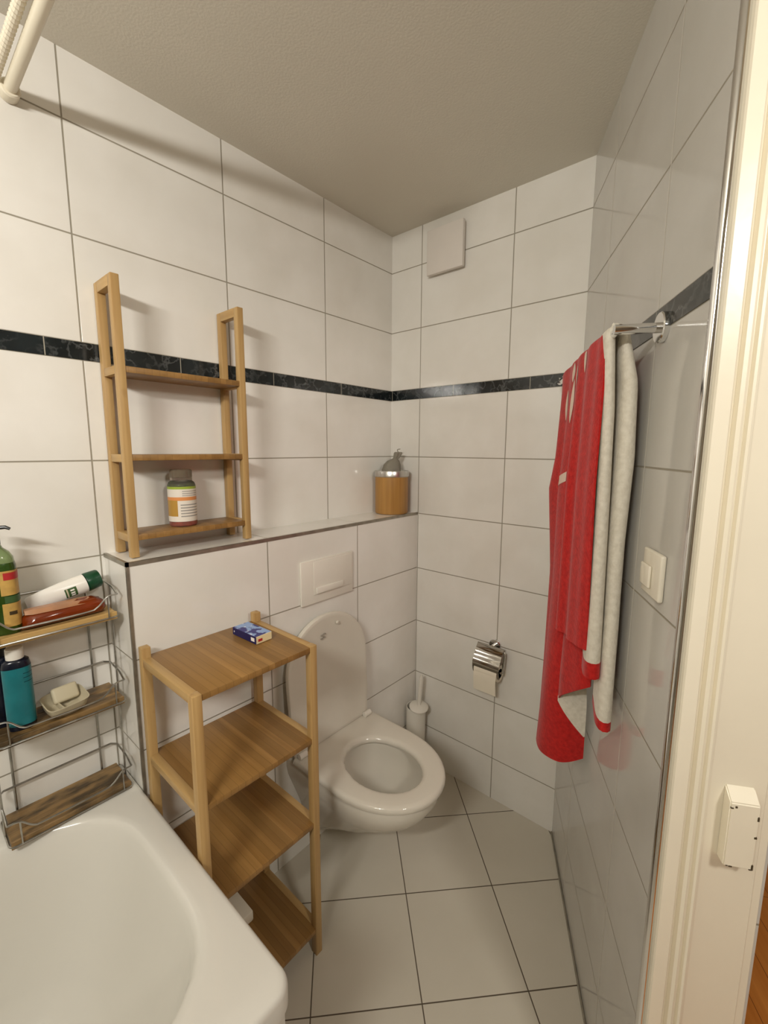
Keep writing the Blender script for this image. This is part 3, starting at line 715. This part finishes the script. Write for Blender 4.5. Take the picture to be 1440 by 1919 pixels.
# --- middle tier: navy bottle, teal bottle, soap dish
tx, ty, tz = -1.4095, -0.083, 0.8345
def small_bottle(name, label, x, y, rot, lm, groupmats):
    T = Thing(name, label, 'bottle', (x, y, tz))
    q = lambda w, d, z: obl(w, d, tz+z, 2.6, 40, (x, y), rot)
    bm = NB(); loft(bm, [q(0.024, 0.018, 0), q(0.0262, 0.0195, 0.004), q(0.0262, 0.0195, 0.150), q(0.024, 0.018, 0.160), q(0.017, 0.015, 0.165), q(0.013, 0.013, 0.166)]); T.part('body', bm, M['navy'])
    bm = NB(); lathe(bm, [(0, 0.166), (0.0165, 0.166), (0.0165, 0.188), (0.0155, 0.190), (0, 0.190)], (x, y, tz), 28); T.part('cap', bm, M[groupmats])
    if lm:
        bm = NB(); n = 24
        def pt(t, z, ex=0.0005):
            a = math.radians(-160+200*t); w, d, e = 0.0262+ex, 0.0195+ex, 2.6
            xx = w*math.copysign(abs(math.cos(a))**(2/e), math.cos(a)); yy = d*math.copysign(abs(math.sin(a))**(2/e), math.sin(a))
            return Vector((x+xx*math.cos(rot)-yy*math.sin(rot), y+xx*math.sin(rot)+yy*math.cos(rot), tz+z))
        loft(bm, [[pt(i/n, 0.012) for i in range(n+1)], [pt(i/n, 0.147) for i in range(n+1)]], False, False, closed=False); lb = T.part('label', bm, M['teal'], label='teal label')
        bm = NB(); loft(bm, [[pt(t, 0.016, 0.001) for t in (0.74, 0.79, 0.84, 0.88)], [pt(t, 0.040, 0.001) for t in (0.74, 0.79, 0.84, 0.88)]], False, False, closed=False); T.part('barcode', bm, M['soap'], lb, 'small pale printed box')
        for zz in (0.132, 0.122, 0.112):
            bm = NB(); loft(bm, [[pt(t, zz, 0.001) for t in (0.45, 0.55, 0.65, 0.75)], [pt(t, zz+0.001, 0.001) for t in (0.45, 0.55, 0.65, 0.75)]], False, False, closed=False); T.part('print_line', bm, M['navy'], lb)
small_bottle('shampoo_bottle', 'dark bottle with teal label and white cap on the middle caddy shelf', tx, ty, -0.2, True, 'cap_white')
small_bottle('shampoo_bottle', 'plain dark navy bottle left of the teal bottle at the frame edge', -1.4335, -0.0405, 0.0, False, 'black')
# soap dish and soap
sx, sy, sz = -1.327, -0.085, 0.8345
T = Thing('soap_dish', 'cream soap dish tilted on the middle caddy shelf', 'soap dish', (sx, sy, sz))
bm = NB(); rings = []
for w, d, z, e in ((0.026, 0.022, 0.0, 4), (0.036, 0.030, 0.012, 4.5), (0.040, 0.034, 0.028, 5), (0.041, 0.035, 0.031, 5), (0.0385, 0.0325, 0.031, 5), (0.035, 0.029, 0.020, 4.5), (0.028, 0.022, 0.010, 4), (0.001, 0.001, 0.009, 4)):
    rings.append(obl(w*1.08, d*1.05, sz+z*1.1, e, 40, (sx, sy), 0.12))
loft(bm, rings)
for v in bm.verts: v.co.z += (v.co.y-sy)*0.18*((v.co.z-sz)/0.031)
dish = T.part('dish', bm, M['soap_dish'], ang=50)
bm = NB(); box(bm, -0.0015, 0.0015, -0.027, 0.027, 0.008, 0.024, 0.001); bmesh.ops.transform(bm, matrix=Matrix.Translation((sx-0.012, sy, sz)) @ Matrix.Rotation(0.12, 4, 'Z'), verts=bm.verts[:]); T.part('divider', bm, M['soap_dish'])
T = Thing('soap_bar', 'worn cream soap bar leaning at the back of the soap dish', 'soap', (sx, sy+0.02, sz+0.02))
bm = NB(); box(bm, -0.028, 0.026, -0.008, 0.008, -0.018, 0.020, 0.006, 3); bmesh.ops.transform(bm, matrix=Matrix.Translation((sx+0.006, sy+0.018, sz+0.036)) @ Matrix.Rotation(0.12, 4, 'Z') @ Matrix.Rotation(-0.5, 4, 'X'), verts=bm.verts[:]); T.part('bar', bm, M['soap'])

# ------------------------------------------------------------------ shower rod
T = Thing('shower_rod', 'white shower curtain rod fixed to the left wall below the ceiling', 'curtain rod', (-1.299, -0.02, 2.222))
bm = NB(); tube(bm, [(-1.299, -0.03, 2.222), (-1.299, -0.785, 2.222)], 0.0118, 20); T.part('rod', bm, M['pvc'])
bm = NB(); lathe(bm, [(0, 0.0003), (0.017, 0.0003), (0.0185, 0.004), (0.0185, 0.028), (0.016, 0.031), (0, 0.031)], (-1.299, 0, 2.222), 24, (0, -1, 0)); T.part('wall_socket', bm, M['pvc'])
T = Thing('ribbed_curtain_track', 'ribbed white curtain track running beside the shower rod', 'curtain track', (-1.3245, -0.04, 2.228))
bm = NB(); pts = []; rad = []
for i in range(121):
    pts.append((-1.3245, -0.034-0.75*i/120, 2.228)); rad.append(0.0095 if i % 2 == 0 else 0.0072)
tube(bm, pts, rad, 12); T.part('track', bm, M['pvc'], ang=10)

# ------------------------------------------------------------------ towel bar and towel (right-wall coordinates: s, -off, z)
BZ = 1.687; BO = 0.075
T = Thing('towel_bar', 'chrome towel bar with round wall rosette on the right wall', 'towel bar', (0.38, 0, BZ), wall=True)
for s in (0.695, 0.075):
    bm = NB(); lathe(bm, [(0, 0.0003), (0.026, 0.0003), (0.027, 0.003), (0.027, 0.009), (0.0255, 0.011), (0, 0.011)], (s, 0, BZ), 36, (0, -1, 0)); T.part('rosette', bm, M['chrome'])
    bm = NB(); tube(bm, [(s, -0.011, BZ), (s, -BO-0.009, BZ)], 0.009, 18); T.part('post', bm, M['chrome'])
bm = NB(); tube(bm, [(0.045, -BO, BZ), (0.7, -BO, BZ)], 0.0085, 18); T.part('bar', bm, M['chrome'])

T = Thing('towel', 'red towel with white terry lining draped over the chrome bar', 'towel', (0.4, -BO, 0.6), wall=True)
def interp(tab, z):
    tab = sorted(tab)
    if z <= tab[0][0]: return tab[0][1]
    for (z0, v0), (z1, v1) in zip(tab, tab[1:]):
        if z <= z1: return v0+(v1-v0)*(z-z0)/(z1-z0)
    return tab[-1][1]
def sheet(rows, th, mi=lambda i, j: 0, bmx=None, rim=0):
    """thin two-sided cloth: front grid rows[i][j] (top to bottom) plus a back grid offset by th along the normal; slot 0 red, slot 1 white"""
    bm = bmx or NB()
    ni, nj = len(rows), len(rows[0])
    F = [[bm.verts.new(p) for p in r] for r in rows]
    nr = lambda i, j: ((rows[min(i+1, ni-1)][j]-rows[max(i-1, 0)][j]).cross(rows[i][min(j+1, nj-1)]-rows[i][max(j-1, 0)])).normalized()
    Bk = [[bm.verts.new(rows[i][j]-nr(i, j)*th) for j in range(nj)] for i in range(ni)]
    for i in range(ni-1):
        for j in range(nj-1):
            f, b = mi(i, j) if isinstance(mi(i, j), tuple) else (mi(i, j), 1)
            bm.faces.new((F[i][j], F[i][j+1], F[i+1][j+1], F[i+1][j])).material_index = f
            bm.faces.new((Bk[i][j], Bk[i+1][j], Bk[i+1][j+1], Bk[i][j+1])).material_index = b
    for i in range(ni-1):
        bm.faces.new((F[i][0], F[i+1][0], Bk[i+1][0], Bk[i][0])).material_index = mi(i, 0)[0] if isinstance(mi(i, 0), tuple) else mi(i, 0)
        bm.faces.new((F[i][-1], Bk[i][-1], Bk[i+1][-1], F[i+1][-1])).material_index = mi(i, nj-2)[0] if isinstance(mi(i, nj-2), tuple) else mi(i, nj-2)
    for j in range(nj-1):
        bm.faces.new((F[0][j], Bk[0][j], Bk[0][j+1], F[0][j+1])).material_index = rim
        bm.faces.new((F[-1][j], F[-1][j+1], Bk[-1][j+1], Bk[-1][j])).material_index = 0
    return bm
def plan(pts, n):
    """resample a plan polyline (s, off) smoothly to n points"""
    sp = smooth_pts([(s, o, 0) for s, o in pts], 10)
    L = [0]
    for p, q in zip(sp, sp[1:]): L.append(L[-1]+(q-p).length)
    out = []; k = 0
    for i in range(n):
        t = L[-1]*i/(n-1)
        while k < len(L)-2 and L[k+1] < t: k += 1
        u = (t-L[k])/max(L[k+1]-L[k], 1e-9); out.append(sp[k].lerp(sp[k+1], u))
    return out
def lerp_plan(key, z):
    ks = sorted(key, key=lambda k: -k[0])
    if z >= ks[0][0]: return ks[0][1]
    for (z0, p0), (z1, p1) in zip(ks, ks[1:]):
        if z >= z1:
            t = (z0-z)/(z0-z1); return [(a[0]+(b[0]-a[0])*t, a[1]+(b[1]-a[1])*t) for a, b in zip(p0, p1)]
    return ks[-1][1]
def hang(key, ztop, zbot, ni, nj, over=True, bar=BO, dip=None):
    """rows of points from the bar (rolled over it) down to the hem zbot(j fraction)"""
    rows = []
    if over:
        base = plan(lerp_plan(key, ztop), nj)
        for k in range(6):
            a = PI/2*k/6
            r = []
            for p in base:
                oo = bar+(p.y-bar)*math.sin(a); r.append(Vector((p.x, -oo, ztop+0.0125*math.cos(a)*1.0)))
            rows.append(r)
    for i in range(ni):
        t = i/(ni-1); r = []
        zz0 = [ztop-(ztop-zbot(j/(nj-1)))*t for j in range(nj)]
        for j in range(nj):
            p = plan_cache(key, zz0[j], nj)[j]
            r.append(Vector((p.x, -p.y, zz0[j])))
        rows.append(r)
    return rows
_pc = {}
def plan_cache(key, z, nj):
    k = (id(key), round(z, 3), nj)
    if k not in _pc: _pc[k] = plan(lerp_plan(key, z), nj)
    return _pc[k]
TOP = BZ+0.0
# far red panel: flat behind, gathering into a rounded fold towards the camera lower down
K1 = [(1.69, [(0.165, 0.086), (0.22, 0.090), (0.29, 0.087), (0.36, 0.092), (0.43, 0.088), (0.47, 0.084), (0.50, 0.078)]),
      (1.45, [(0.145, 0.080), (0.21, 0.100), (0.28, 0.088), (0.35, 0.104), (0.41, 0.096), (0.46, 0.080), (0.49, 0.065)]),
      (1.35, [(0.135, 0.075), (0.185, 0.110), (0.27, 0.092), (0.34, 0.108), (0.41, 0.098), (0.46, 0.080), (0.49, 0.060)]),
      (1.10, [(0.135, 0.070), (0.20, 0.095), (0.27, 0.092), (0.34, 0.108), (0.41, 0.104), (0.46, 0.085), (0.49, 0.050)]),
      (0.80, [(0.14, 0.075), (0.20, 0.098), (0.26, 0.100), (0.33, 0.116), (0.395, 0.114), (0.44, 0.080), (0.452, 0.022)]),
      (0.60, [(0.14, 0.080), (0.20, 0.102), (0.26, 0.110), (0.32, 0.124), (0.38, 0.116), (0.425, 0.075), (0.432, 0.016)])]
def zb1(u): return 0.605+0.010*math.cos(u*6)+0.022*max(0, (u-0.8)/0.2)**2
rows1 = hang(K1, TOP, zb1, 46, 44)
bmT = sheet(rows1, 0.004, lambda i, j: (0, 1))
# near red panel in front, with a stitched hem higher up
K2 = [(1.69, [(0.40, 0.090), (0.45, 0.0935), (0.50, 0.089), (0.55, 0.094), (0.60, 0.090), (0.632, 0.091), (0.655, 0.086)]),
      (1.40, [(0.42, 0.098), (0.46, 0.108), (0.50, 0.094), (0.55, 0.103), (0.60, 0.097), (0.630, 0.096), (0.655, 0.090)]),
      (1.00, [(0.43, 0.104), (0.47, 0.113), (0.51, 0.098), (0.55, 0.102), (0.585, 0.095), (0.612, 0.090), (0.635, 0.078)])]
rows2 = hang(K2, TOP+0.001, lambda u: 1.005+0.030*u, 34, 30)
sheet(rows2, 0.004, lambda i, j: (0, 1), bmT)
# middle red layer hanging lower behind it
K3 = [(1.30, [(0.44, 0.080), (0.48, 0.086), (0.53, 0.076), (0.57, 0.070), (0.60, 0.062)]),
      (0.88, [(0.43, 0.090), (0.47, 0.092), (0.51, 0.080), (0.545, 0.066), (0.565, 0.045)])]
rows3 = hang(K3, 1.30, lambda u: 0.80+0.115*u, 22, 22, over=False)
sheet(rows3, 0.004, lambda i, j: (0, 1), bmT)
# wall-side half
K4 = [(1.69, [(0.17, 0.064), (0.25, 0.058), (0.33, 0.064), (0.41, 0.058), (0.47, 0.063), (0.52, 0.058), (0.56, 0.062)]),
      (0.75, [(0.15, 0.040), (0.23, 0.026), (0.31, 0.040), (0.39, 0.024), (0.44, 0.036), (0.49, 0.024), (0.53, 0.034)])]
rows4 = hang(K4, TOP, lambda u: 0.84+0.08*u, 26, 34)
sheet([list(reversed(r)) for r in rows4], 0.004, lambda i, j: (0, 1), bmT)
# white terry pleats facing the camera at the near end
def pleat(key, zbot, hem, ni=40, nj=22, redside=0.9):
    rows = hang(key, TOP+0.003, lambda u: zbot(u), ni, nj)
    n = len(rows)
    sheet(rows, 0.006, lambda i, j: (0, 0) if i >= n-1-hem else (1, 1), bmT, 1)
    return rows
K5 = [(1.69, [(0.600, 0.0885), (0.640, 0.0900), (0.660, 0.0885), (0.667, 0.081), (0.660, 0.073), (0.640, 0.069), (0.60, 0.070)]),
      (1.55, [(0.590, 0.078), (0.635, 0.0830), (0.655, 0.081), (0.663, 0.073), (0.655, 0.063), (0.635, 0.059), (0.59, 0.062)]),
      (1.40, [(0.580, 0.072), (0.635, 0.0800), (0.653, 0.078), (0.661, 0.069), (0.653, 0.059), (0.635, 0.055), (0.59, 0.058)]),
      (1.15, [(0.570, 0.068), (0.632, 0.0770), (0.650, 0.075), (0.658, 0.065), (0.651, 0.054), (0.632, 0.050), (0.58, 0.054)]),
      (0.96, [(0.565, 0.068), (0.620, 0.0770), (0.646, 0.073), (0.654, 0.061), (0.647, 0.049), (0.620, 0.046), (0.57, 0.052)])]
pleat(K5, lambda u: 0.965+0.025*u, 2)
K6 = [(1.69, [(0.60, 0.0620), (0.640, 0.0620), (0.655, 0.060), (0.661, 0.054), (0.655, 0.046), (0.640, 0.043), (0.59, 0.044)]),
      (1.60, [(0.59, 0.0500), (0.635, 0.0510), (0.654, 0.048), (0.662, 0.037), (0.654, 0.025), (0.635, 0.020), (0.58, 0.022)]),
      (1.45, [(0.58, 0.0450), (0.635, 0.0490), (0.655, 0.044), (0.662, 0.032), (0.655, 0.020), (0.635, 0.015), (0.57, 0.016)]),
      (1.28, [(0.57, 0.0450), (0.625, 0.0490), (0.645, 0.044), (0.652, 0.033), (0.645, 0.022), (0.625, 0.017), (0.57, 0.018)]),
      (1.10, [(0.57, 0.0410), (0.630, 0.0460), (0.648, 0.043), (0.655, 0.033), (0.648, 0.022), (0.630, 0.017), (0.56, 0.018)]),
      (0.88, [(0.57, 0.0400), (0.630, 0.0480), (0.655, 0.044), (0.661, 0.034), (0.655, 0.022), (0.630, 0.017), (0.57, 0.018)])]
pleat(K6, lambda u: 0.872+0.008*math.cos(u*PI*2), 1)
tw = T.part('cloth', bmT, [M['red'], M['terry']], ang=70)
# white marks printed on the red side: find them on the panels and lift slightly
def patch(name, rows, i0, i1, j0, j1, shape, skew=0.0, mat='emblem', lab='white printed shape on the red cloth'):
    bm = NB(); grid = []
    def at(fi, fj):
        i, j = int(fi), int(fj); i = min(i, len(rows)-2); j = min(j, len(rows[0])-2); a, b = fi-i, fj-j
        p = rows[i][j].lerp(rows[i][j+1], b).lerp(rows[i+1][j].lerp(rows[i+1][j+1], b), a)
        n = ((rows[i+1][j]-rows[i][j]).cross(rows[i][j+1]-rows[i][j])).normalized()
        return p, n
    nn, mm = 14, 6
    for k in range(nn+1):
        t = k/nn; l, r = shape(t); r_ = []
        for q in range(mm+1):
            u = l+(r-l)*q/mm
            p, n = at(i0+(i1-i0)*t-skew*u, j0+(j1-j0)*u); r_.append(p+n*0.0012)
        grid.append(r_)
    loft(bm, grid, False, False, closed=False)
    return T.part(name, bm, M[mat], tw, lab)
def find(rows, s, z):
    best = None
    for i in range(len(rows)):
        for j in range(len(rows[0])):
            p = rows[i][j]; d = (p.x-s)**2+(p.z-z)**2
            if best is None or d < best[0]: best = (d, i, j)
    return best[1], best[2]
lens = lambda t: (0.5-0.5*math.sin(PI*t)**0.8, 0.5+0.5*math.sin(PI*t)**0.8)
para = lambda t: (0.0+0.12*t, 1.0)
nr = len(rows1)
patch('lining', rows1, nr-1-11.5, nr-1-3.0, 31.5, 43, lambda t: ((max(0.0, 0.55-t)*1.5, 1.0) if t < 0.4 else (0.25+(t-0.4)*1.2, 1.0)), 0.0, 'terry', 'white terry lining folded outwards')
for (s, z, hh, ww, shp) in ((0.285, 1.585, 0.042, 0.034, lens), (0.395, 1.585, 0.055, 0.028, lens), (0.385, 1.668, 0.024, 0.030, lens), (0.338, 1.372, 0.0125, 0.115, para)):
    i, j = find(rows1, s, z); di = hh/((TOP-0.6)/45); dj = ww/0.36*43
    patch('emblem', rows1, max(i-di, 1), i+di, max(j-dj/2, 0.5), min(j+dj/2, 42.5), shp, 1.1 if shp is para else 0.0)
i, j = find(rows2, 0.50, 1.676); patch('emblem', rows2, max(i-2.0, 1), i+1.2, j-1.2, j+1.2, lens)
i, j = find(rows2, 0.44, 1.655); patch('emblem', rows2, max(i-1.2, 1), i+1.2, j-1.0, j+1.0, lens)

# ------------------------------------------------------------------ light
def area(name, loc, aim, sx_, sy_, power, col):
    l = bpy.data.lights.new(name, 'AREA'); l.shape = 'RECTANGLE'; l.size = sx_; l.size_y = sy_; l.energy = power; l.color = col
    o = bpy.data.objects.new(name, l); COL.objects.link(o); o.location = loc
    o.rotation_euler = (Vector(aim)-Vector(loc)).to_track_quat('-Z', 'Y').to_euler(); return o
area('mirror_lamp', (-2.42, -1.22, 2.07), (-2.42+math.cos(math.radians(58)), -1.22+math.sin(math.radians(58)), 2.07-0.10), 0.50, 0.07, 18.0, (1.0, 0.97, 0.90))
hl = RW(2.0, -0.62, 2.15); area('hallway_lamp', hl, RW(0.9, -0.12, 0.9), 0.22, 0.22, 10.0, (1.0, 0.95, 0.86))
w = bpy.data.worlds.new('world'); w.use_nodes = True; bpy.context.scene.world = w
w.node_tree.nodes['Background'].inputs[0].default_value = (1.0, 0.93, 0.82, 1); w.node_tree.nodes['Background'].inputs[1].default_value = 0.02

# ------------------------------------------------------------------ camera
cam = bpy.data.cameras.new('camera'); co = bpy.data.objects.new('camera', cam); COL.objects.link(co)
cam.sensor_fit = 'HORIZONTAL'; cam.sensor_width = 36.0; cam.lens = 821.6/1440*36.0; cam.clip_start = 0.02
yaw, pitch, roll = (math.radians(v) for v in (40.7842, -8.1297, 0.2627))
fw = Vector((math.cos(yaw)*math.cos(pitch), math.sin(yaw)*math.cos(pitch), math.sin(pitch)))
rt = Vector((math.sin(yaw), -math.cos(yaw), 0)); up = rt.cross(fw)
r2 = rt*math.cos(roll)+up*math.sin(roll); u2 = -rt*math.sin(roll)+up*math.cos(roll)
co.matrix_world = Matrix(((r2.x, u2.x, -fw.x, -1.5708), (r2.y, u2.y, -fw.y, -1.3143), (r2.z, u2.z, -fw.z, 1.4671), (0, 0, 0, 1)))
sc = bpy.context.scene; sc.camera = co
sc.view_settings.view_transform = 'Standard'; sc.view_settings.look = 'None'; sc.view_settings.exposure = 0.40
sc.cycles.max_bounces = 10; sc.cycles.diffuse_bounces = 6; sc.cycles.use_denoising = True
